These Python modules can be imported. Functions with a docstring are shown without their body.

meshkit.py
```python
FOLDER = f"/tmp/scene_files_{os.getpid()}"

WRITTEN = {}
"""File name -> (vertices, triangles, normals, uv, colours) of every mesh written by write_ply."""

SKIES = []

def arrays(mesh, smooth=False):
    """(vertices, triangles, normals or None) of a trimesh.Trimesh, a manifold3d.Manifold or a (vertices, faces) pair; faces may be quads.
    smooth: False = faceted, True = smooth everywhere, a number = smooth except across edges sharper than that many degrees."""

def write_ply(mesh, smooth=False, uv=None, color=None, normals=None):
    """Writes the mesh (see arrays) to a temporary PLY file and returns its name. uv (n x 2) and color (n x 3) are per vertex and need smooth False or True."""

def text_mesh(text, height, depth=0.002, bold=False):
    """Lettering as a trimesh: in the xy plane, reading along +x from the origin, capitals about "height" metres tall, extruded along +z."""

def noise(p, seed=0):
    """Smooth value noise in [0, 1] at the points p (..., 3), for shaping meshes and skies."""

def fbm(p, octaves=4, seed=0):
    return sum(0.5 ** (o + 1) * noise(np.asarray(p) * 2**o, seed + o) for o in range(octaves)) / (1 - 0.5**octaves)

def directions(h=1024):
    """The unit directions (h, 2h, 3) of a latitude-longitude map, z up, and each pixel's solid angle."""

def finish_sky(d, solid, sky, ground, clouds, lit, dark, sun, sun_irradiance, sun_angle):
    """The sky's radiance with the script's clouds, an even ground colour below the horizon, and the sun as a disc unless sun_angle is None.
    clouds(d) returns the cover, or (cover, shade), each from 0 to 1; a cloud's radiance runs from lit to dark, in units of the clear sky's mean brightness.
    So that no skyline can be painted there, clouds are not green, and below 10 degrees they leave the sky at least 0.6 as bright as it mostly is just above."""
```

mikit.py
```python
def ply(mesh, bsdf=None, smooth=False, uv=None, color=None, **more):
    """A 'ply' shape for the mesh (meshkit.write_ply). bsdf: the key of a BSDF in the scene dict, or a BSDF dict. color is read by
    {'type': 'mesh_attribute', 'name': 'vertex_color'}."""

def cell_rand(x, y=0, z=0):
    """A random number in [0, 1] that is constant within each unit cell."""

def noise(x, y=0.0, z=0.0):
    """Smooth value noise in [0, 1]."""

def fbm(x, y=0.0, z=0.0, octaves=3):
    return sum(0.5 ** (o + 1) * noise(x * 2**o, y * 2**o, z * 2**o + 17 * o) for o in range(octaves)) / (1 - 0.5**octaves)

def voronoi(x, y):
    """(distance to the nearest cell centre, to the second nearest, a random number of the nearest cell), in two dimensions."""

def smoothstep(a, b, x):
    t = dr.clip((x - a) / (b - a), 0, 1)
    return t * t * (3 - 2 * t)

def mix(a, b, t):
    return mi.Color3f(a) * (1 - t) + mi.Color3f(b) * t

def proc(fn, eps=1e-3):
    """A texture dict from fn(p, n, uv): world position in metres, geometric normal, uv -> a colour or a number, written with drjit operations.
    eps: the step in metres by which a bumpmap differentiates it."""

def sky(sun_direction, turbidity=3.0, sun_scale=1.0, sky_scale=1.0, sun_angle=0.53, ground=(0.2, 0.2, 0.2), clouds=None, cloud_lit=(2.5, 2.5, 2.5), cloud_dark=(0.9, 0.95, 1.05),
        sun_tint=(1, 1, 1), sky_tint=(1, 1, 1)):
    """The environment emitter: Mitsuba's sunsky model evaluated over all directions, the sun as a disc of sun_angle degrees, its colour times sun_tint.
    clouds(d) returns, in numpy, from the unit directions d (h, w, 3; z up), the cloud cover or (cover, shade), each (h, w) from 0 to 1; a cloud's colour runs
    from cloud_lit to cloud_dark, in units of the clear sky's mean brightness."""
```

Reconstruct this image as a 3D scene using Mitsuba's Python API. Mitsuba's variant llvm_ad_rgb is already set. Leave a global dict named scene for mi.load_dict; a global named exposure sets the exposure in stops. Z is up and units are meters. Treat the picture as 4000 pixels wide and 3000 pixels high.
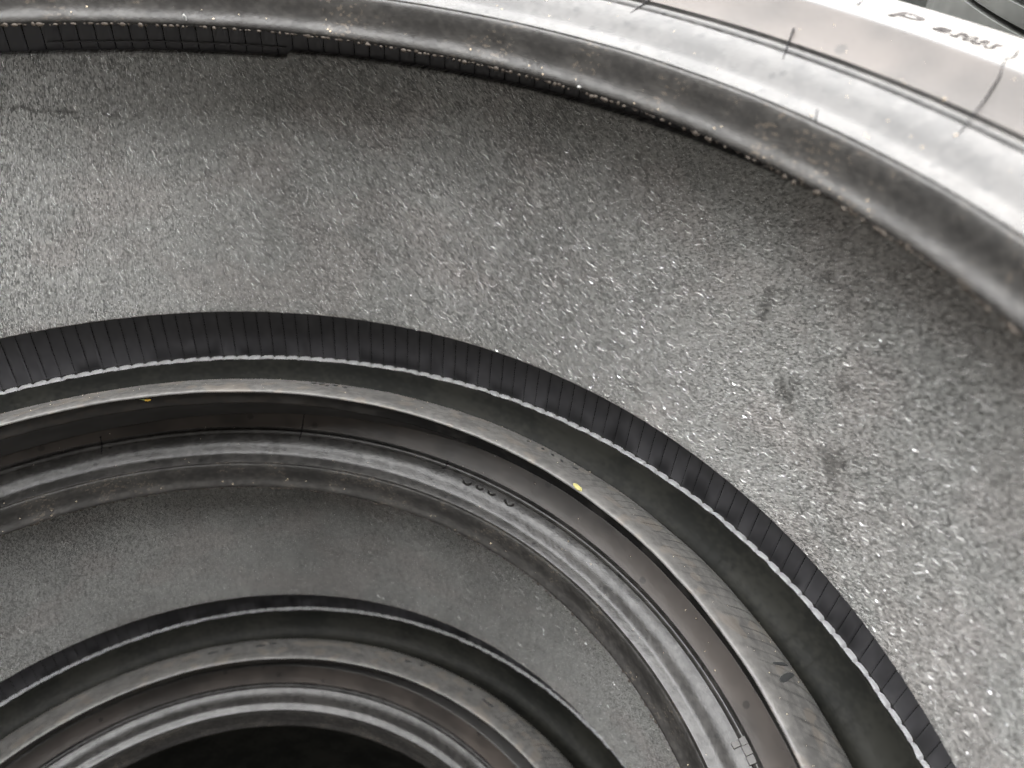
import math, numpy as np, trimesh, mitsuba as mi, drjit as dr
import mikit, meshkit
from mikit import proc, noise, fbm, voronoi, cell_rand, smoothstep, mix

T = mi.ScalarTransform4f
rng = np.random.default_rng(7)
scene, labels = {'type': 'scene'}, {}

# ------------------------------------------------------------------ camera, sky, exposure
Z0 = 0.72                                   # height of the top tyre's middle above the ground
CAM = np.array([0, -0.15592, 0.20975 + Z0])
FWD = np.array([0.61347, 0.47454, -0.63124])
UP = np.array([0.45342, 0.44279, 0.77353])
scene['camera'] = {'type': 'thinlens', 'fov': 64.1, 'fov_axis': 'x', 'near_clip': 0.01, 'far_clip': 500.0,
                   'aperture_radius': 0.0016, 'focus_distance': 0.40,
                   'to_world': T().look_at(origin=CAM.tolist(), target=(CAM + FWD).tolist(), up=UP.tolist())}
SUN = [0.84, -0.04, 0.54]


def clouds(d):
    n = meshkit.fbm(d * 2.2 + 4.0, 4)
    s = np.asarray(SUN) / np.linalg.norm(SUN)
    glow = np.clip((d @ s - 0.3) / 0.7, 0, 1) ** 1.5            # the cloud layer is thinner and brighter round the hidden sun
    light = 0.04 + 0.72 * np.clip(d[..., 2], 0, 1) + 0.13 * glow + 0.25 * (n - 0.5)     # overcast: brightest overhead
    return np.ones(d.shape[:2]), np.clip(1.0 - light, 0, 1)


scene['sky'] = mikit.sky(SUN, turbidity=3, sun_scale=0.05, sun_angle=40, clouds=clouds, cloud_lit=(6.5, 6.45, 6.4), cloud_dark=(0.8, 0.82, 0.84))
exposure = 4.88

# ------------------------------------------------------------------ materials (metres; uv = azimuth in rad x radius, length along the profile)


def bsdf(key, color, rough, spec=0.5, bump=None, bump_scale=1.0, eps=4e-4, **more):
    m = {'type': 'principled', 'base_color': color if isinstance(color, dict) else {'type': 'rgb', 'value': list(color)},
         'roughness': rough, 'specular': spec, **more}
    if bump is not None:
        m = {'type': 'bumpmap', 'arbitrary': proc(bump, eps), 'scale': bump_scale, 'bsdf': m}
    scene[key] = {'type': 'twosided', 'bsdf': m}


def dust(p, s=1.0):
    return fbm(p.x * 60 * s, p.y * 60 * s, p.z * 60 * s, 4)


def bead_color(p, n, uv):
    d = dust(p)
    e = fbm(p.x * 420, p.y * 420, p.z * 420, 3)
    c = mix((0.021, 0.0200, 0.0190), (0.038, 0.0360, 0.0335), smoothstep(0.34, 0.68, d * 0.5 + e * 0.5))
    g = smoothstep(0.66, 0.74, noise(p.x * 900, p.y * 900, p.z * 900)) * smoothstep(0.5, 0.62, d)
    return mix(c, (0.15, 0.12, 0.09), g * 0.35)


def bead_rough(p, n, uv):
    return 0.30 + 0.22 * fbm(p.x * 230, p.y * 230, p.z * 120, 3)


def bead_bump(p, n, uv):
    return fbm(p.x * 700, p.y * 700, p.z * 700, 2) + 2.0 * noise(p.x * 160, p.y * 160, p.z * 160)


def seat_color(p, n, uv):
    d = fbm(p.x * 90, p.y * 90, p.z * 90, 3)
    a = uv.x / 0.26
    tan = smoothstep(0.44, 0.68, fbm(p.x * 330, p.y * 200, p.z * 200, 3)) * smoothstep(1.2, 0.8, a)
    return mix(mix((0.006, 0.006, 0.006), (0.022, 0.021, 0.02), smoothstep(0.45, 0.7, d)) + mi.Color3f(0.020, 0.0185, 0.017) * smoothstep(1.35, 0.8, a), (0.045, 0.036, 0.029), tan * 0.45)


bsdf('seat_rubber', proc(seat_color), 0.6, 0.25)
bsdf('bead_rubber', proc(bead_color), proc(bead_rough), 0.5, bead_bump, 0.00012)


def flange_color(p, n, uv):
    d = fbm(p.x * 50, p.y * 50, p.z * 50, 3)
    e = fbm(p.x * 300, p.y * 300, p.z * 300, 3)
    c = mix((0.024, 0.023, 0.022), (0.042, 0.040, 0.038), smoothstep(0.4, 0.62, d * 0.5 + e * 0.5))
    a, b = uv.x, uv.y
    f1, f2, which = voronoi(a * 130, b * 130)
    spot = (1 - smoothstep(0.10, 0.2, f1)) * smoothstep(0.72, 0.76, which)
    return mix(c, (0.012, 0.012, 0.012), spot * 0.8)


def flange_rough(p, n, uv):
    return 0.24 + 0.16 * fbm(p.x * 260, p.y * 260, p.z * 260, 3)


bsdf('flange_rubber', proc(flange_color), proc(flange_rough), 0.5, bead_bump, 0.00008)


def brown_color(p, n, uv):
    d = fbm(p.x * 40, p.y * 40, p.z * 40, 3)
    c = mix((0.040, 0.034, 0.030), (0.068, 0.057, 0.050), smoothstep(0.3, 0.6, d))
    f1, f2, which = voronoi(uv.x * 95, uv.y * 95)
    spot = (1 - smoothstep(0.12, 0.22, f1)) * smoothstep(0.8, 0.82, which)
    return mix(c, (0.025, 0.022, 0.02), spot * 0.75)


bsdf('brown_rubber', proc(brown_color), 0.42, 0.45, bead_bump, 0.00004)


def side_color(p, n, uv):
    return mix((0.04, 0.039, 0.038), (0.07, 0.068, 0.066), fbm(p.x * 50, p.y * 50, p.z * 50, 3))


bsdf('sidewall_rubber', proc(side_color), 0.42, 0.6)
bsdf('letter_rubber', (0.022, 0.019, 0.019), 0.75, 0.2)


def tread_color(p, n, uv):
    return mix((0.045, 0.047, 0.044), (0.085, 0.088, 0.082), fbm(p.x * 60, p.y * 60, p.z * 60, 3))


bsdf('tread_rubber', proc(tread_color), 0.55, 0.4)


def liner_color(p, n, uv):
    d = fbm(p.x * 45, p.y * 45, p.z * 45, 3)
    e = fbm(p.x * 420, p.y * 420, p.z * 420, 2)
    return mix((0.010, 0.0105, 0.009), (0.020, 0.020, 0.0165), smoothstep(0.35, 0.65, d * 0.6 + e * 0.4))


def liner_bump(p, n, uv):
    return fbm(p.x * 900, p.y * 900, p.z * 900, 2)


bsdf('liner_rubber', proc(liner_color), 0.6, 0.2, liner_bump, 0.0001)


def lower_bump(p, n, uv):
    t = uv.x / 0.26 * (253 / (2 * math.pi)) + 6.0 * (uv.y - 0.02) + 0.2 * noise(uv.x * 40, 2.0)
    f = t - dr.floor(t)
    return 0.6 * fbm(p.x * 900, p.y * 900, p.z * 900, 2) - 2.2 * dr.exp(-dr.square((f - 0.5) / 0.10)) * (0.4 + 0.6 * cell_rand(dr.floor(t)))


bsdf('lower_liner_rubber', proc(liner_color), 0.6, 0.2, lower_bump, 0.00016)


def rib_color(p, n, uv):
    d = fbm(p.x * 130, p.y * 130, p.z * 90, 3)
    c = mix((0.056, 0.056, 0.061), (0.090, 0.089, 0.094), d)
    h = dr.select(p.z - Z0 < -0.2, p.z - Z0 + 0.2876, p.z - Z0)
    low = smoothstep(-0.101, -0.112, h + 0.012 * (noise(p.x * 120, p.y * 120, p.z * 60) - 0.5))
    return mix(c, (0.016, 0.016, 0.017), 0.8 * low * smoothstep(0.45, 0.7, noise(p.x * 90, p.y * 90, 2.0)))


bsdf('rib_rubber', proc(rib_color), 0.5, 0.4, liner_bump, 0.0001)
bsdf('ledge_rubber', (0.38, 0.38, 0.39), 0.35, 0.8)
bsdf('upper_ledge', (0.09, 0.09, 0.09), 0.5, 0.4)


def cord(uv):
    """slanting strand marks left in the rubber of the bead's inner face"""
    s = uv.x / 0.26
    t = (uv.x - 0.2 * uv.y - 5.0 * uv.y * uv.y) / 0.0063 + 0.35 * noise(s * 9, 4.0)
    f = t - dr.floor(t)
    r = cell_rand(dr.floor(t))
    reach = smoothstep(0.004 + 0.010 * r, 0.009 + 0.010 * r, uv.y)
    keep = smoothstep(1.35, 1.75, s) * (0.35 + 0.65 * r) * reach
    return -keep * dr.exp(-dr.square((f - 0.5) / 0.085))


def lip_color(p, n, uv):
    d = fbm(p.x * 60, p.y * 60, p.z * 60, 3)
    e = fbm(p.x * 330, p.y * 330, p.z * 500, 4)
    c = mix((0.085, 0.083, 0.080), (0.132, 0.128, 0.122), smoothstep(0.3, 0.7, d * 0.4 + e * 0.6))
    tan = smoothstep(0.60, 0.72, noise(p.x * 160, p.y * 160, p.z * 160)) * 0.25
    return mix(c, (0.20, 0.165, 0.13), tan) * (1.0 - 0.5 * dr.minimum(1.0, dr.maximum(0.0, -cord(uv))))


def lip_bump(p, n, uv):
    return 0.9 * fbm(p.x * 600, p.y * 600, p.z * 600, 3) + 3.2 * cord(uv)


bsdf('lip_rubber', proc(lip_color), 0.40, 0.5, lip_bump, 0.0002)


def grain(uv):
    """fine fibrous grain of the skived foam, its lie turning round the ring"""
    s, z = uv.x, uv.y
    out = 0
    deg = s / 0.2906 * (180 / math.pi)
    for ang, c in ((-10, 22), (45, 68), (118, 112)):
        a = math.radians(ang)
        al = s * math.sin(a) - z * math.cos(a)
        ac = s * math.cos(a) + z * math.sin(a)
        w = dr.maximum(0, 1 - dr.abs(deg - c) / 45) if c == 68 else (smoothstep(67, 22, deg) if c < 68 else smoothstep(69, 112, deg))
        out = out + w * (0.6 * noise(ac * 2300, al * 800, 1.0) + 0.4 * noise(ac * 3600, al * 1300, 5.0))
    return out


FOAM_STAINS = [(106.8, 0.0004, 6, 7), (111.5, 0.0206, 6, 6), (102.6, 0.032, 3, 10), (91.8, -0.048, 6, 3), (108.0, 0.055, 9, 5), (113.0, -0.012, 7, 7)]


def foam_color(p, n, uv):
    s, z = uv.x, uv.y
    g = grain(uv)
    big = fbm(s * 45, z * 45, 3.0, 3)
    c = mix((0.088, 0.088, 0.086), (0.42, 0.417, 0.41), smoothstep(0.15, 0.9, g))
    tint = smoothstep(0.40, 0.72, fbm(s * 28 + 9, z * 40, 1.0, 3))
    c = c * mix((0.99, 1.0, 0.985), (1.018, 0.995, 0.978), tint)
    c = c * (0.86 + 0.26 * big)
    k = mi.Float(0)
    for a, h, w, l in FOAM_STAINS:
        ds = (s - math.radians(a) * 0.2906) / (w * 1e-3)
        dz = (z - Z0 - h) / (l * 1e-3)
        r = dr.sqrt(ds * ds + dz * dz) + 1.6 * (noise(s * 260, z * 260, a) - 0.5)
        k = dr.maximum(k, 1 - smoothstep(0.1, 1.5, r))
    zc = Z0 + 0.0575 - 0.034 * (s / 0.2906 - 0.488) + 0.0018 * (noise(s * 220, 3.0) - 0.5)
    line = dr.exp(-dr.square((z - zc) / 0.0011)) * smoothstep(0.725, 0.66, s / 0.2906) * smoothstep(0.3, 0.5, noise(s * 160, 8.0))
    k = dr.maximum(k * 0.55, line * 0.6)
    return mix(c, (0.025, 0.023, 0.021), dr.select(p.z > Z0 - 0.12, k, 0.0))


def foam_bump(p, n, uv):
    return grain(uv)


bsdf('foam', proc(foam_color), 0.62, 0.35, foam_bump, 0.00018, eps=1.5e-4)
bsdf('foam_side', (0.05, 0.05, 0.05), 0.9, 0.1)
bsdf('foam_cell_bright', (0.85, 0.85, 0.86), 0.3, 1.0, metallic=0.6)
bsdf('foam_fibre', (0.78, 0.78, 0.77), 0.4, 0.7)
bsdf('foam_cell_dull', (0.30, 0.297, 0.29), 0.45, 0.6)
bsdf('fringe_rubber', (0.050, 0.041, 0.033), 0.6, 0.3)
bsdf('nib_rubber', (0.010, 0.010, 0.012), 0.8, 0.15)
bsdf('pale_nib_rubber', (0.32, 0.32, 0.31), 0.5, 0.4)
bsdf('ink', (0.038, 0.039, 0.039), 0.6, 0.3)
bsdf('mark_rubber', (0.075, 0.071, 0.068), 0.45, 0.5)
bsdf('yellow_paint', (0.36, 0.33, 0.13), 0.5, 0.4)
bsdf('orange_husk', (0.58, 0.36, 0.06), 0.6, 0.3)
bsdf('green_stem', (0.25, 0.30, 0.12), 0.6, 0.3)
bsdf('tan_chip', (0.40, 0.27, 0.14), 0.7, 0.2)
bsdf('sand', (0.46, 0.38, 0.28), 0.7, 0.3)


def ground_color(p, n, uv):
    return mix((0.10, 0.095, 0.088), (0.19, 0.18, 0.165), fbm(p.x * 9, p.y * 9, 0.0, 5))


bsdf('board', (0.07, 0.065, 0.06), 0.8, 0.2)
bsdf('concrete', proc(ground_color), 0.85, 0.2)

# ------------------------------------------------------------------ mesh helpers
U0, U1 = math.radians(-106), math.radians(254)      # the seam lies behind the camera


def chaikin(pts, it=2):
    p = np.asarray(pts, float)
    for _ in range(it):
        q = [p[0]]
        for a, b in zip(p[:-1], p[1:]):
            q += [0.75 * a + 0.25 * b, 0.25 * a + 0.75 * b]
        q.append(p[-1])
        p = np.array(q)
    return p


def lathe(pts, m=720, a0=U0, a1=U1, it=2, wobble=0.0, seed=0, dr_fn=None, dz_fn=None, rref=0.26):
    p = chaikin(pts, it) if it else np.asarray(pts, float)
    a = np.linspace(a0, a1, m + 1)
    ln = np.r_[0, np.cumsum(np.linalg.norm(np.diff(p, axis=0), axis=1))]
    A, R = np.meshgrid(a, p[:, 0], indexing='ij')
    Z = np.broadcast_to(p[:, 1], A.shape).copy()
    if wobble:
        q = np.stack([np.sin(A) * R, np.cos(A) * R, Z], -1)
        R = R + wobble * (meshkit.fbm(q * 40, 3, seed) - 0.5)
        Z = Z + wobble * (meshkit.fbm(q * 40 + 7, 3, seed) - 0.5)
    if dr_fn is not None:
        R = R + dr_fn(A, ln)
    if dz_fn is not None:
        Z = Z + dz_fn(A, ln)
    v = np.stack([R * np.sin(A), R * np.cos(A), Z], -1).reshape(-1, 3)
    k = len(p)
    i, j = np.meshgrid(np.arange(m), np.arange(k - 1), indexing='ij')
    i = (i * k + j).ravel()
    f = np.stack([i, i + 1, i + k + 1, i + k], -1)
    uv = np.stack([A * rref, np.broadcast_to(ln, A.shape)], -1).reshape(-1, 2)
    return (v, f), uv


def tri(vf):
    v, f = vf
    return trimesh.Trimesh(v, np.vstack([f[:, [0, 1, 2]], f[:, [0, 2, 3]]]) if f.shape[1] == 4 else f, process=False)


def key_of(name):
    if name not in scene:
        return name
    n = 1
    while f'{name}_{n:03d}' in scene:
        n += 1
    return f'{name}_{n:03d}'


def put(key, shape, M, label=None, **more):
    k = key_of(key)
    scene[k] = {**shape, 'to_world': M}
    if label or more:
        labels[k] = {**({'label': label} if label else {}), **more}
    return k


def az(deg):
    """turn about the tyre's axis that carries azimuth 0 to azimuth deg"""
    return T().rotate([0, 0, 1], -deg)


def tube(pts, r0, r1=None, n=6):
    pts = np.asarray(pts, float)
    r1 = r0 if r1 is None else r1
    rs = np.linspace(r0, r1, len(pts))
    vs, fs = [], []
    t = np.gradient(pts, axis=0)
    t /= np.linalg.norm(t, axis=1, keepdims=True) + 1e-12
    ref = np.array([0.31, 0.57, 0.76])
    for k, (q, d, r) in enumerate(zip(pts, t, rs)):
        x = np.cross(d, ref); x /= np.linalg.norm(x)
        y = np.cross(d, x)
        for s in range(n):
            an = 2 * math.pi * s / n
            vs.append(q + r * (math.cos(an) * x + math.sin(an) * y))
    for k in range(len(pts) - 1):
        for s in range(n):
            a, b = k * n + s, k * n + (s + 1) % n
            fs += [[a, b, b + n], [a, b + n, a + n]]
    c0 = len(vs); vs += [pts[0], pts[-1]]
    for s in range(n):
        fs += [[c0, (s + 1) % n, s], [c0 + 1, (len(pts) - 1) * n + s, (len(pts) - 1) * n + (s + 1) % n]]
    return trimesh.Trimesh(vs, fs, process=False)


def pol(deg, r, z):
    a = math.radians(deg)
    return np.array([r * math.sin(a), r * math.cos(a), z])


# ------------------------------------------------------------------ the tyre: profiles (radius, height) of its parts
BEAD = [(0.2600, 0.1050), (0.2530, 0.1040), (0.2507, 0.1043), (0.2499, 0.1055), (0.2504, 0.1070), (0.2519, 0.1090), (0.2528, 0.1108), (0.2534, 0.1135), (0.2536, 0.1160), (0.2541, 0.1185), (0.2547, 0.1200), (0.2553, 0.1206)]
FLANGE = [(0.2566, 0.1210), (0.2580, 0.1216), (0.2600, 0.1223), (0.2620, 0.1230), (0.2640, 0.1247), (0.2664, 0.1270), (0.2688, 0.1286), (0.2710, 0.1297), (0.2728, 0.1305)]
LINE = [(0.2553, 0.1206), (0.2554, 0.1204), (0.2555, 0.1192), (0.2561, 0.1192), (0.2563, 0.1207), (0.2566, 0.1210)]
GROOVE = [(0.2728, 0.1305), (0.2730, 0.1295), (0.2736, 0.1296), (0.2738, 0.1311), (0.2748, 0.1317), (0.2757, 0.1322), (0.2759, 0.1311), (0.2765, 0.1312), (0.2768, 0.1330)]
BROWN = [(0.2768, 0.1330), (0.2800, 0.1356), (0.2840, 0.1396), (0.2868, 0.1426), (0.2874, 0.1431)]
SIDE = [(0.2874, 0.1431), (0.2880, 0.1436), (0.2900, 0.1438), (0.2980, 0.1440), (0.3060, 0.1441), (0.3062, 0.1438), (0.3066, 0.1438), (0.3068, 0.1441), (0.3150, 0.1440), (0.3200, 0.1425), (0.3260, 0.1380), (0.3310, 0.1300), (0.3350, 0.1160), (0.3385, 0.1000), (0.3405, 0.0900)]
TREAD = [(0.3405, 0.0900), (0.3420, 0.0820), (0.3424, 0.0520), (0.3415, 0.0515), (0.3395, 0.0513), (0.3395, 0.0495), (0.3418, 0.0493), (0.3425, 0.0488), (0.3426, 0.0398), (0.3418, 0.0393), (0.3360, 0.0391), (0.3360, 0.0366), (0.3418, 0.0364), (0.3426, 0.0359)]
TREAD += [(0.3428, 0.0080), (0.3420, 0.0070), (0.3360, 0.0062)]
TREAD += [(r, -z) for r, z in TREAD[::-1]]
UNDER = [(0.3405, -0.0900), (0.3385, -0.1000), (0.3350, -0.1160), (0.3310, -0.1300), (0.3260, -0.1380), (0.3200, -0.1425), (0.3150, -0.1440), (0.2980, -0.1438), (0.2900, -0.1425), (0.2870, -0.1330), (0.2810, -0.1245), (0.2700, -0.1135), (0.2620, -0.1060), (0.2580, -0.1035)]
LOWBEAD = [(0.2580, -0.1035), (0.2562, -0.1029), (0.2545, -0.1022), (0.2532, -0.1012), (0.2522, -0.0995), (0.2518, -0.0945), (0.2508, -0.0918), (0.2492, -0.0900), (0.2481, -0.0888)]
LIP = [(0.2481, -0.0888), (0.2476, -0.0880), (0.2482, -0.0870), (0.2505, -0.0868), (0.2550, -0.0885), (0.2620, -0.0925), (0.2690, -0.0958), (0.2745, -0.1005), (0.2775, -0.1060), (0.2795, -0.1110)]
LOWER = [(0.2795, -0.1110), (0.2830, -0.1190), (0.2900, -0.1285), (0.2960, -0.1320), (0.3030, -0.1295), (0.3085, -0.1225), (0.3113, -0.1165), (0.3121, -0.1149)]
LEDGE = [(0.3121, -0.1149), (0.3126, -0.1142), (0.3134, -0.1139), (0.3142, -0.1136)]
WALL = [(0.3142, -0.1136), (0.3156, -0.1120), (0.3180, -0.1000), (0.3195, -0.0700), (0.3205, -0.0300), (0.3205, 0.0200), (0.3150, 0.0500), (0.3020, 0.0740), (0.2968, 0.0860), (0.2960, 0.1000), (0.2985, 0.1120)]
UPPER = [(0.2985, 0.1120), (0.2990, 0.1200), (0.2970, 0.1270), (0.2930, 0.1290), (0.2860, 0.1260), (0.2800, 0.1190), (0.2720, 0.1110), (0.2650, 0.1062), (0.2600, 0.1050)]
NR = 253                                            # moulded ribs round the inside
PITCH = 360 / NR
FR, FZ0, FZ1 = 0.2906, -0.0646, 0.0835              # the foam strip glued inside the tread


def tooth(a):
    t = a * NR / (2 * math.pi)
    return t - np.floor(t)


def ledge_r(A, ln):
    f = tooth(A)
    w = np.interp(ln / ln[-1], [0, 0.4, 1], [1, 0.7, 0])
    gap = np.exp(-((f - 0.02) / 0.10) ** 2) + np.exp(-((f - 1.02) / 0.10) ** 2)
    return (0.0006 * (0.5 - f) + 0.0007 * gap + 0.0010 * (meshkit.noise(np.stack([A * 60, A * 0, A * 0], -1)) - 0.5)) * w


def ledge_z(A, ln):
    f = tooth(A)
    gap = np.exp(-((f - 0.02) / 0.12) ** 2) + np.exp(-((f - 1.02) / 0.12) ** 2)
    return -0.0010 * gap + 0.0005 * f


def rib_mesh(z0, z1, r0, r1, rows=4):
    """one pillow-shaped rib panel standing 0.9 mm proud of the liner, centred on azimuth 0"""
    h = math.radians(PITCH) / 2
    cols = [(-0.96, 0.0), (-0.86, 0.75), (-0.45, 1.0), (0.45, 1.0), (0.86, 0.75), (0.96, 0.0)]
    v = []
    for k in range(rows + 1):
        t = k / rows
        z, r = z0 + (z1 - z0) * t, r0 + (r1 - r0) * t
        for c, up in cols:
            e = up if 0 < k < rows else up * 0.45
            rr = r + 0.0001 - 0.0006 * e
            v.append([rr * math.sin(c * h), rr * math.cos(c * h), z])
    n, f = len(cols), []
    for k in range(rows):
        for c in range(n - 1):
            a = k * n + c
            f += [[a, a + n, a + n + 1], [a, a + n + 1, a + 1]]
    return trimesh.Trimesh(v, f, process=False)


def foam_mesh(m=900):
    top = lambda A, ln: 0
    pts = [(0.3000, FZ1 - 0.0010), (0.2922, FZ1), (0.2911, FZ1 - 0.0003), (0.2906, FZ1 - 0.0012)] + [(0.2906, z) for z in np.linspace(FZ1 - 0.004, FZ0 + 0.004, 22)] + [(0.2906, FZ0 + 0.0012), (0.2911, FZ0 + 0.0003), (0.2922, FZ0), (0.3190, FZ0 - 0.0005)]
    return pts


def cells(n, a0, a1, size, seed, margin=0.004, zlo=FZ0, zhi=FZ1, slim=1.0, jitter=16):
    """little bent ligaments of open foam cells on the strip's face, one mesh of all of them"""
    g = np.random.default_rng(seed)
    a = g.uniform(a0, a1, n)
    z = g.uniform(zlo + margin * 0.3, zhi - margin * 0.6, n)
    s = size * np.exp(g.normal(0, 0.32, n))
    deg = np.degrees(a)
    psi = np.radians(np.interp(deg, [-100, 20, 68, 112, 160, 250], [-60, -10, 45, 118, 140, 200]) + g.normal(0, jitter, n))
    bend = g.uniform(0.35, 1.0, n) * np.where(g.random(n) < 0.8, 1, -1)
    wd = s * g.uniform(0.16, 0.26, n) * slim
    L = np.array([-1.0, -0.5, 0.1, 0.6, 1.0])
    W = np.array([0.25, 0.85, 1.0, 0.8, 0.2])
    al = s[:, None] * L * 0.5 * 1.9
    ac = s[:, None] * bend[:, None] * (0.42 * (L ** 2 - 0.4))
    tilt = g.normal(0, 1.7, n)[:, None]
    V = []
    for side in (-1, 1):
        c = ac + side * wd[:, None] * W * 0.5
        u = al * np.sin(psi)[:, None] + c * np.cos(psi)[:, None]
        w = -al * np.cos(psi)[:, None] + c * np.sin(psi)[:, None]
        h = 0.00005 + (np.abs(tilt) + side * tilt) * wd[:, None] * W * 0.25
        R = FR - h
        A = a[:, None] + u / FR
        V.append(np.stack([R * np.sin(A), R * np.cos(A), z[:, None] + w], -1))
    v = np.stack(V, 2).reshape(n, 10, 3)
    q = np.array([[2 * k, 2 * k + 1, 2 * k + 3] for k in range(4)] + [[2 * k, 2 * k + 3, 2 * k + 2] for k in range(4)])
    f = (np.arange(n)[:, None, None] * 10 + q).reshape(-1, 3)
    return trimesh.Trimesh(v.reshape(-1, 3), f, process=False)


def fringe(a0, a1, n, r, z, seed):
    """ragged flash nubs hanging along the bead toe"""
    g = np.random.default_rng(seed)
    out = []
    base = trimesh.creation.icosphere(subdivisions=1)
    for d in np.linspace(a0, a1, n):
        d += g.normal(0, 0.12)
        s = g.uniform(0.25, 0.75)
        b = base.copy()
        b.apply_scale([0.0011 * s * g.uniform(0.8, 1.9), 0.0008 * s, 0.0010 * s * g.uniform(0.7, 1.5)])
        b.apply_transform(trimesh.transformations.rotation_matrix(-math.radians(d), [0, 0, 1]))
        b.apply_translation(pol(d, r + 0.0006 * g.normal(), z - 0.0004 * g.random()))
        out.append(b)
    return trimesh.util.concatenate(out)


SHAPES = {}


def shape(name, make):
    if name not in SHAPES:
        SHAPES[name] = make()
    return SHAPES[name]


def lathed(name, pts, mat, **kw):
    def make():
        m, uv = lathe(pts, **kw)
        return mikit.ply(m, mat, smooth=True, uv=uv)
    return shape(name, make)


VIS = (-4.0, 148.0)                                 # azimuths that the photograph looks at


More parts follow.
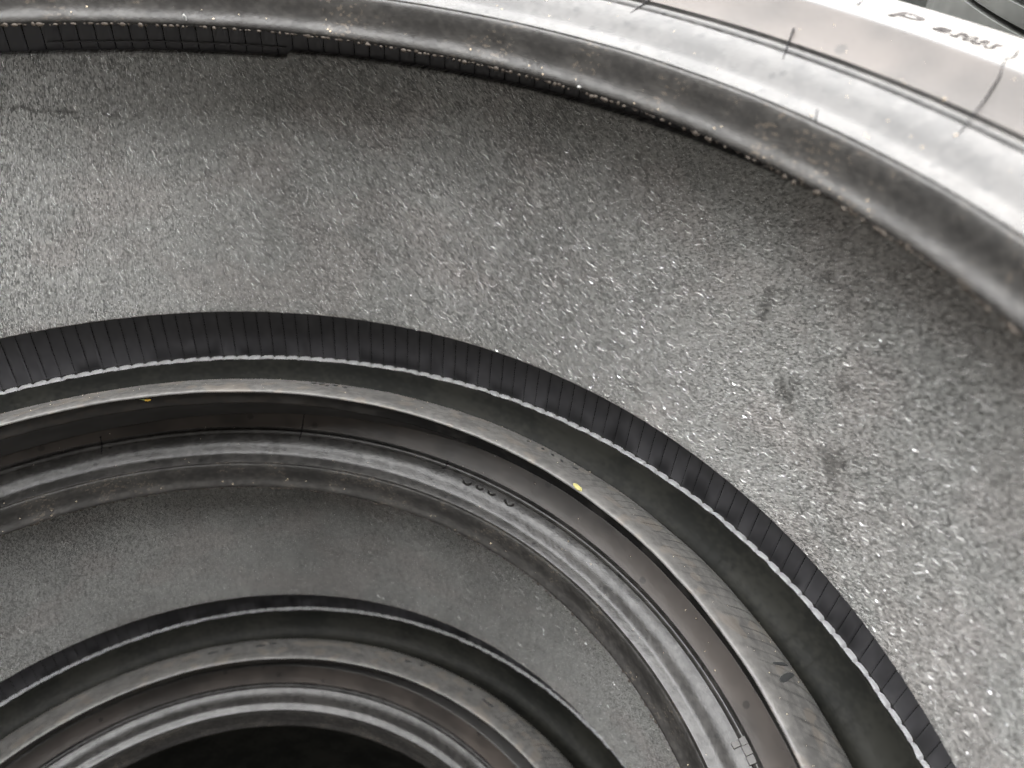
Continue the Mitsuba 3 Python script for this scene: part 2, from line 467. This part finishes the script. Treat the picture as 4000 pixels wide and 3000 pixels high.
def tyre(key, center, label, group=None, foam=True, rib_parts=(), m=720, scale=1.0, cell_n=0):
    M = T().translate([center[0], center[1], center[2]]) @ T().scale([scale, scale, 1])
    k = key_of(key)
    while any(x.startswith(k + '__') for x in scene):
        n = int(k[-3:]) + 1 if k[-4:-3] == '_' else 1
        k = f'{key}_{n:03d}'
    labels[k] = {'label': label, 'category': 'tyre', **({'group': group} if group else {})}
    s = f'{m}'
    put(k + '__bead', lathed('bead' + s, BEAD, 'bead_rubber', m=m, wobble=0.0004, seed=1), M, 'dark mottled upper bead with dusty rounded toe')
    put(k + '__flange_ring', lathed('flange' + s, FLANGE, 'flange_rubber', m=m, wobble=0.0003, seed=2), M)
    put(k + '__bead_line', lathed('line' + s, LINE, 'bead_rubber', m=m, it=0), M, 'thin moulded line round the bead')
    put(k + '__groove_ring', lathed('groove' + s, GROOVE, 'flange_rubber', m=m, it=0), M, 'two thin moulded grooves running round the sidewall')
    put(k + '__brown_band', lathed('brown' + s, BROWN, 'brown_rubber', m=m, wobble=0.0003, seed=4), M, 'brownish faded band of the sidewall')
    put(k + '__sidewall', lathed('side' + s, SIDE, 'sidewall_rubber', m=m, it=1), M)
    put(k + '__tread', lathed('tread' + s, TREAD, 'tread_rubber', m=m, it=0), M)
    put(k + '__lower_sidewall', lathed('under' + s, UNDER, 'sidewall_rubber', m=m), M)
    put(k + '__lower_bead', lathed('lowbead' + s, LOWBEAD, 'seat_rubber', m=m, wobble=0.0008, seed=5), M)
    put(k + '__bead_lip', lathed('lip' + s, LIP, 'lip_rubber', m=m, wobble=0.0008, seed=6), M, 'pale inner face of the lower bead with slanting strand marks')
    ln = put(k + '__inner_liner', lathed('wall' + s, WALL, 'liner_rubber', m=m), M)
    put(k + '__lower_liner', lathed('lower' + s, LOWER, 'lower_liner_rubber', m=m, wobble=0.0006, seed=7), M)
    put(k + '__upper_liner', lathed('upper' + s, UPPER, 'liner_rubber', m=m), M)
    put(k + '__liner_ledge', lathed('ledge', LEDGE, 'ledge_rubber', m=NR * 10, dr_fn=ledge_r, dz_fn=ledge_z), M, 'thin pale scalloped ledge below the ribs')
    low = shape('rib_low', lambda: mikit.ply(rib_mesh(-0.1130, -0.052, 0.3146, 0.3197), 'rib_rubber', smooth=True))
    high = shape('rib_high', lambda: mikit.ply(rib_mesh(0.0780, 0.1115, 0.2968, 0.2968), 'rib_rubber', smooth=True))
    for sh, (a0, a1) in zip((low, high), rib_parts):
        for i in range(NR):
            d = (i + 0.52) * PITCH
            d = d - 360 if d > 250 else d
            if a0 <= d <= a1:
                put(ln + '__rib', sh, M @ az(d))
    if foam:
        fk = put(k + '__foam_strip', lathed('foam' + s, foam_mesh(), 'foam', m=900, it=0, rref=0.2906), M, 'dark grey foam strip glued round the inside of the tread')
        # the foam's uv runs with height, so its grain and stains sit where they are seen
        if cell_n:
            for nm, mat, n, size, seed in (('foam_glint', 'foam_cell_bright', int(cell_n * 0.2), 0.00060, 3), ('foam_cell', 'foam_cell_dull', int(cell_n * 0.5), 0.0005, 4)):
                sh = shape(f'{nm}{n}', lambda: mikit.ply(cells(n, U0, U1, size, seed), mat, smooth=True))
                put(fk + '__' + nm, sh, M, kind='stuff')
            fb = shape(f'fibre{cell_n}', lambda: mikit.ply(cells(int(cell_n * 0.3), U0, U1, 0.00095, 8, slim=0.6, jitter=9), 'foam_fibre', smooth=True))
            put(fk + '__foam_fibre', fb, M, kind='stuff')
    return k, M


# foam uv must carry the height above ground of the TOP tyre: done by giving the lathe's v that way
def foam_shape(m):
    v, uv = lathe(foam_mesh(), m=m, it=0, rref=0.2906)
    q = v[0]
    top = np.clip((q[:, 2] - 0.070) / 0.010, 0, 1)
    q[:, 2] -= 0.0028 * top * (uv[:, 0] / 0.2906 < math.radians(53.8))      # left of the joint the strip is cut a little lower
    uv[:, 1] = q[:, 2] + Z0
    return mikit.ply(v, 'foam', smooth=True, uv=uv)


SHAPES['foam900'] = foam_shape(900)

# ------------------------------------------------------------------ the setting
g = trimesh.creation.box([80, 80, 0.2]); g.apply_translation([0, 0, -0.1])
put('ground', mikit.ply(g, 'concrete'), T(), 'grey concrete yard under the stacked tyres', kind='structure')

# ------------------------------------------------------------------ the stack we look into
W = 0.2876
C1, C2, C3 = (0, 0, Z0), (0.0013, 0.0211, Z0 - W), (0.0030, 0.0435, Z0 - 2 * W)
t1, M1 = tyre('tyre', C1, 'topmost tyre of the stack with glinting grey foam inside and white lit sidewall', foam=True, rib_parts=(VIS, (10, 120)), m=900, cell_n=120000)
t2, M2 = tyre('tyre', C2, 'second tyre down, its brown rim band and pale bead just below the top tyre', foam=True, rib_parts=(VIS,), m=900, cell_n=26000)
t3, M3 = tyre('tyre', C3, 'lowest tyre in the stack, its pale bead ring round a black hole', foam=False, rib_parts=(), m=720, scale=0.905)

# flash fringe along the top tyre's bead toe
put(t1 + '__bead__flash_fringe', mikit.ply(fringe(-10, 150, 330, 0.2504, 0.1046, 11), 'fringe_rubber', smooth=True), M1, 'ragged brownish flash along the bead toe', kind='stuff')
put(t2 + '__bead__flash_fringe', mikit.ply(fringe(-10, 150, 200, 0.2504, 0.1046, 12), 'fringe_rubber', smooth=True), M2, kind='stuff')


def nib(t, M, pts, r0, r1, mat, label=None):
    put(t + '__rubber_nib', mikit.ply(tube(pts, 0.7 * r0, 0.7 * r1), mat, smooth=True), M, label)


# moulded vent lines and nibs on the top tyre
nib(t1, M1, [pol(88.4, 0.2790, 0.1352), pol(88.2, 0.2757, 0.1327), pol(87.9, 0.2728, 0.1309), pol(87.6, 0.2700, 0.1292)], 0.00035, 0.0002, 'nib_rubber', 'thin vent line crossing the twin grooves, leftmost of three')
nib(t1, M1, [pol(99.9, 0.2796, 0.1362), pol(99.95, 0.2790, 0.1362), pol(100.2, 0.2762, 0.1330), pol(100.5, 0.2735, 0.1312), pol(100.9, 0.2700, 0.1292)], 0.0005, 0.0002, 'nib_rubber', 'hooked vent line crossing the twin grooves, middle of three')
nib(t1, M1, [pol(112.1, 0.3010, 0.1446), pol(112.7, 0.2950, 0.1446), pol(112.9, 0.2895, 0.1446), pol(113.6, 0.2850, 0.1412), pol(114.0, 0.2800, 0.1364), pol(114.4, 0.2740, 0.1322), pol(114.8, 0.2690, 0.1286)], 0.00045, 0.0002, 'nib_rubber', 'long hooked rubber hair running from the white sidewall across the twin grooves')
nib(t1, M1, [pol(101.9, 0.2960, 0.1440), pol(101.9, 0.3000, 0.1452), pol(101.8, 0.3040, 0.1462)], 0.0005, 0.0002, 'nib_rubber', 'small dark rubber nib on the white sidewall left of the lettering')
nib(t1, M1, [pol(106.67, 0.2565, 0.1200), pol(106.6, 0.2568, 0.1222), pol(106.4, 0.2575, 0.1240)], 0.00035, 0.0002, 'nib_rubber', 'short black nib standing on the thin bead line')
nib(t1, M1, [pol(81.55, 0.2556, 0.1200), pol(81.55, 0.2556, 0.1212)], 0.0006, 0.0004, 'nib_rubber')
nib(t1, M1, [pol(47.8, 0.2500, 0.1068), pol(47.8, 0.2494, 0.1084), pol(47.7, 0.2490, 0.1092)], 0.0006, 0.0008, 'pale_nib_rubber', 'small pale nib on the bead toe')
nib(t1, M1, [pol(86.4, 0.2502, 0.1058), pol(86.4, 0.2492, 0.1064), pol(86.4, 0.2486, 0.1062)], 0.0008, 0.0006, 'pale_nib_rubber')

# lettering on the white band of the top tyre's sidewall


def lettering(text, deg, r, z, h, stretch=1.0, bold=True, depth=0.0005):
    m = meshkit.text_mesh(text, h, depth, bold)
    m = m.subdivide_to_size(0.004)
    v = np.array(m.vertices)
    v[:, 0] = (v[:, 0] - v[:, 0].mean()) * stretch
    a = math.radians(deg) + v[:, 0] / r
    rr = r + v[:, 1] - h / 2
    m.vertices = np.stack([rr * np.sin(a), rr * np.cos(a), z + v[:, 2] - 0.0002], -1)
    return m


for tx, d, r, h, st in (('P', 105.0, 0.2992, 0.0085, 1.5), ('a', 107.7, 0.2985, 0.0065, 1.2), ('2023', 109.85, 0.2980, 0.0065, 0.66)):
    put(t1 + '__lettering', mikit.ply(lettering(tx, d, r, 0.1440, h, st), 'letter_rubber'), M1, f'dark raised marking "{tx}" on the white sidewall band')

# second tyre: moulded mark, glossy rings of its sidewall lettering, tick line across the band


def blockset(rects, z_of, h=0.0008):
    out = []
    for d0, d1, r0, r1 in rects:
        b = trimesh.creation.box([1, 1, 1]).subdivide()
        v = np.array(b.vertices) + 0.5
        a = np.radians(d0 + (d1 - d0) * v[:, 0]); r = r0 + (r1 - r0) * v[:, 1]
        b.vertices = np.stack([r * np.sin(a), r * np.cos(a), np.array([z_of(x) for x in r]) - 0.0006 + (h + 0.0006) * v[:, 2]], -1)
        out.append(b)
    return out


def zprof(r):
    p = np.array(FLANGE + GROOVE[4:5] + BROWN)
    return float(np.interp(r, p[:, 0], p[:, 1]))


for b in blockset([(123.3, 123.9, 0.2690, 0.2722), (123.25, 124.0, 0.2726, 0.2752), (124.05, 125.0, 0.2722, 0.2752), (125.08, 125.9, 0.2720, 0.2750), (126.5, 126.65, 0.2695, 0.2745)], zprof, 0.0010):
    put(t2 + '__moulded_mark', mikit.ply(b, 'mark_rubber'), M2)
for d, r, w in ((77.7, 0.2700, 0.95), (79.6, 0.2702, 0.8), (81.4, 0.2704, 0.8), (84.2, 0.2703, 1.1)):
    tor = trimesh.creation.torus(0.0021 * w, 0.0006, 20, 8)
    tor.apply_scale([1.25, 1, 0.2])
    tor.apply_transform(trimesh.transformations.rotation_matrix(-math.radians(d), [0, 0, 1]))
    tor.apply_translation(pol(d, r, zprof(r) + 0.0001))
    put(t2 + '__moulded_ring', mikit.ply(tor, 'flange_rubber', smooth=True), M2)
nib(t2, M2, [pol(53.5, 0.2870, 0.1431), pol(53.5, 0.2810, 0.1370), pol(53.5, 0.2740, 0.1318), pol(53.3, 0.2690, 0.1284)], 0.0003, 0.0003, 'nib_rubber', 'thin dark radial line across the brown band')
nib(t2, M2, [pol(28.0, 0.2790, 0.1352), pol(28.0, 0.2740, 0.1318), pol(27.8, 0.2690, 0.1284)], 0.0005, 0.0003, 'nib_rubber')
nib(t2, M2, [pol(74.0, 0.2770, 0.1335), pol(74.1, 0.2720, 0.1306), pol(74.1, 0.2690, 0.1284)], 0.0003, 0.0002, 'nib_rubber')
nib(t2, M2, [pol(79.7, 0.2872, 0.1428), pol(79.7, 0.2872, 0.1455), pol(79.7, 0.2870, 0.1480)], 0.0008, 0.0007, 'pale_nib_rubber', 'pale nib standing in the black gap between the two tyres')

put(t1 + '__liner_ledge', mikit.ply(tube([pol(d, 0.2952, 0.0842) for d in np.linspace(33, 53.6, 60)], 0.00028), 'upper_ledge', smooth=True), M1, 'short thin ledge line at the upper edge of the foam')

# ink stamp marks on the pale lips


def lip_z(r):
    p = np.array(LIP[2:]); return float(np.interp(r, p[:, 0], p[:, 1]))


def ink(t, M, spots, seed):
    gg = np.random.default_rng(seed)
    out = []
    for d, r, w, h in spots:
        s = trimesh.creation.icosphere(subdivisions=2)
        v = np.array(s.vertices)
        v *= (1 + 0.5 * (meshkit.fbm(v * 1.7 + d, 3) - 0.5))[:, None]
        sk = gg.uniform(-0.8, 0.8)
        a = np.radians(d) + (v[:, 0] * w + sk * v[:, 1] * h) / r
        rr = r + v[:, 1] * h
        v = np.stack([rr * np.sin(a), rr * np.cos(a), np.array([lip_z(x) for x in rr]) + 0.00018 + v[:, 2] * 0.00012], -1)
        put(t + '__bead_lip__ink_mark', mikit.ply(trimesh.Trimesh(v, s.faces, process=False), 'ink', smooth=True), M)


ink(t1, M1, [(54.3, 0.2660, 0.0016, 0.0012), (55.3, 0.2655, 0.0012, 0.0016), (56.1, 0.2635, 0.0010, 0.0012), (57.0, 0.2660, 0.0018, 0.0011), (58.2, 0.2652, 0.0014, 0.0010),
             (82.5, 0.2668, 0.0009, 0.0009), (84.6, 0.2665, 0.0009, 0.0010), (86.1, 0.2655, 0.0011, 0.0009), (87.5, 0.2645, 0.0012, 0.0009), (89.3, 0.2650, 0.0013, 0.0009)], 5)
ink(t1, M1, [(119.3, 0.2668, 0.0009, 0.0042), (120.6, 0.2658, 0.0013, 0.0050), (121.0, 0.2630, 0.0008, 0.0030)], 6)
ink(t2, M2, [(34.0, 0.2640, 0.0040, 0.0012), (36.5, 0.2650, 0.0030, 0.0012), (42.0, 0.2640, 0.0040, 0.0012), (44.0, 0.2660, 0.0026, 0.0012), (68.0, 0.2660, 0.0026, 0.0012), (70.5, 0.2670, 0.0020, 0.0012), (84.0, 0.2640, 0.0060, 0.0011), (80.0, 0.2660, 0.0020, 0.0010)], 7)

# ------------------------------------------------------------------ scraps lying on the rubber


def scrap(base, pos, size, rot, mat, seed, flat=0.5):
    s = trimesh.creation.icosphere(subdivisions=3)
    v = np.array(s.vertices)
    v *= (1 + 0.7 * (meshkit.fbm(v * 1.9 + seed, 3) - 0.5))[:, None]
    s.vertices = v * np.array([size[0], size[1], size[2]])
    s.apply_transform(trimesh.transformations.rotation_matrix(math.radians(rot), [0, 0, 1]))
    s.apply_translation(pos)
    return mikit.ply(s, mat, smooth=True)


P = np.array([0, 0, Z0])
put('paint_flake', scrap(0, P + pol(92.2, 0.2492, -0.0868), (0.0030, 0.0013, 0.0008), -100, 'yellow_paint', 3), T(), 'bright yellow paint flake stuck on the lip edge of the top tyre', category='paint flake')
put('seed_husk', scrap(0, P + pol(34.6, 0.2508, -0.0925), (0.0019, 0.0009, 0.0008), -40, 'orange_husk', 5), T(), 'tiny orange seed husk with a green tip on the bead at left', category='seed husk')
put('seed_husk__stem', mikit.ply(tube([P + pol(34.3, 0.2505, -0.0920), P + pol(33.7, 0.2502, -0.0905), P + pol(33.2, 0.2503, -0.0893)], 0.0005, 0.0003), 'green_stem', smooth=True), T(), 'pale green stem tip')
put('rubber_crumb', scrap(0, P + pol(37.0, 0.3020, -0.1296), (0.0014, 0.0008, 0.0006), 20, 'tan_chip', 9), T(), 'small tan crumb on the dark inner wall at left, above the pale lip', category='crumb')

gs = np.random.default_rng(21)
grains = []
base = trimesh.creation.icosphere(subdivisions=1)


def zin(prof, r):
    p = np.array(prof); return float(np.interp(r, p[:, 0], p[:, 1]))


def add_grains(n, c, rlo, rhi, prof, smin, smax):
    for _ in range(n):
        d, r = gs.uniform(0, 145), gs.uniform(rlo, rhi)
        b = base.copy()
        b.apply_scale(np.exp(gs.uniform(math.log(smin), math.log(smax))) * gs.uniform(0.6, 1.4, 3))
        b.apply_translation(np.array(c) + pol(d, r, zin(prof, r)))
        grains.append(b)


add_grains(45, C1, 0.2502, 0.2530, BEAD[3:7], 0.00012, 0.00045)
add_grains(130, C1, 0.257, 0.2865, FLANGE[1:] + GROOVE[4:5] + BROWN, 0.00012, 0.0004)
add_grains(40, C2, 0.2502, 0.2530, BEAD[3:7], 0.00015, 0.00045)
add_grains(90, C2, 0.257, 0.2865, FLANGE[1:] + GROOVE[4:5] + BROWN, 0.00012, 0.0004)
add_grains(120, C1, 0.250, 0.276, LIP[2:], 0.00010, 0.0003)
put('sand_grain', mikit.ply(trimesh.util.concatenate(grains), 'sand', smooth=True), T(), 'pale sand grains scattered over the tyre beads', category='sand', kind='stuff')

# ------------------------------------------------------------------ neighbouring stacks
NB = [((0.785, -0.309), Z0 + 0.0545, ('grooved tread of the nearer neighbouring tyre at the top right corner', 'middle tyre of the near right stack', 'bottom tyre of the near right stack')),
      ((1.30, 0.30), Z0 - 0.03, ('dark tyre farther off behind the white sidewall at the top right', 'middle tyre of the far right stack', 'bottom tyre of the far right stack')),
      ((0.36, 0.72), Z0 + 0.30, ('top tyre of the taller stack just beyond the upper left edge', 'second tyre of the taller stack beyond the upper left edge',
                                  'third tyre of the taller stack beyond the upper left edge', 'bottom tyre of the taller stack beyond the upper left edge'))]
for (x, y), zc, labs in NB:
    for i, lab in enumerate(labs):
        z = zc - i * 0.29
        if z > 0.14:
            tyre('tyre', (x, y, z), lab, foam=False, m=240)

# dark board wall of the shed that the stacks stand against, behind and left of the camera
labels['shed_wall'] = {'label': 'dark board wall of the shed behind the stacks', 'category': 'wall'}


def boards(p0, p1, h, n):
    p0, p1 = np.array(p0, float), np.array(p1, float)
    d = (p1 - p0) / n
    L = np.linalg.norm(d)
    ang = math.atan2(d[1], d[0])
    b = trimesh.creation.box([L - 0.006, 0.03, h])
    sh = mikit.ply(b, 'board')
    for k in range(n):
        c = p0 + d * (k + 0.5)
        put('shed_wall__board', sh, T().translate([c[0], c[1], h / 2 + 0.002 * (k % 3)]).rotate([0, 0, 1], math.degrees(ang)))


boards((-2.6, 0.9), (0.2, -1.75), 2.5, 22)
boards((-0.9, 2.9), (-2.62, 0.93), 3.0, 15)
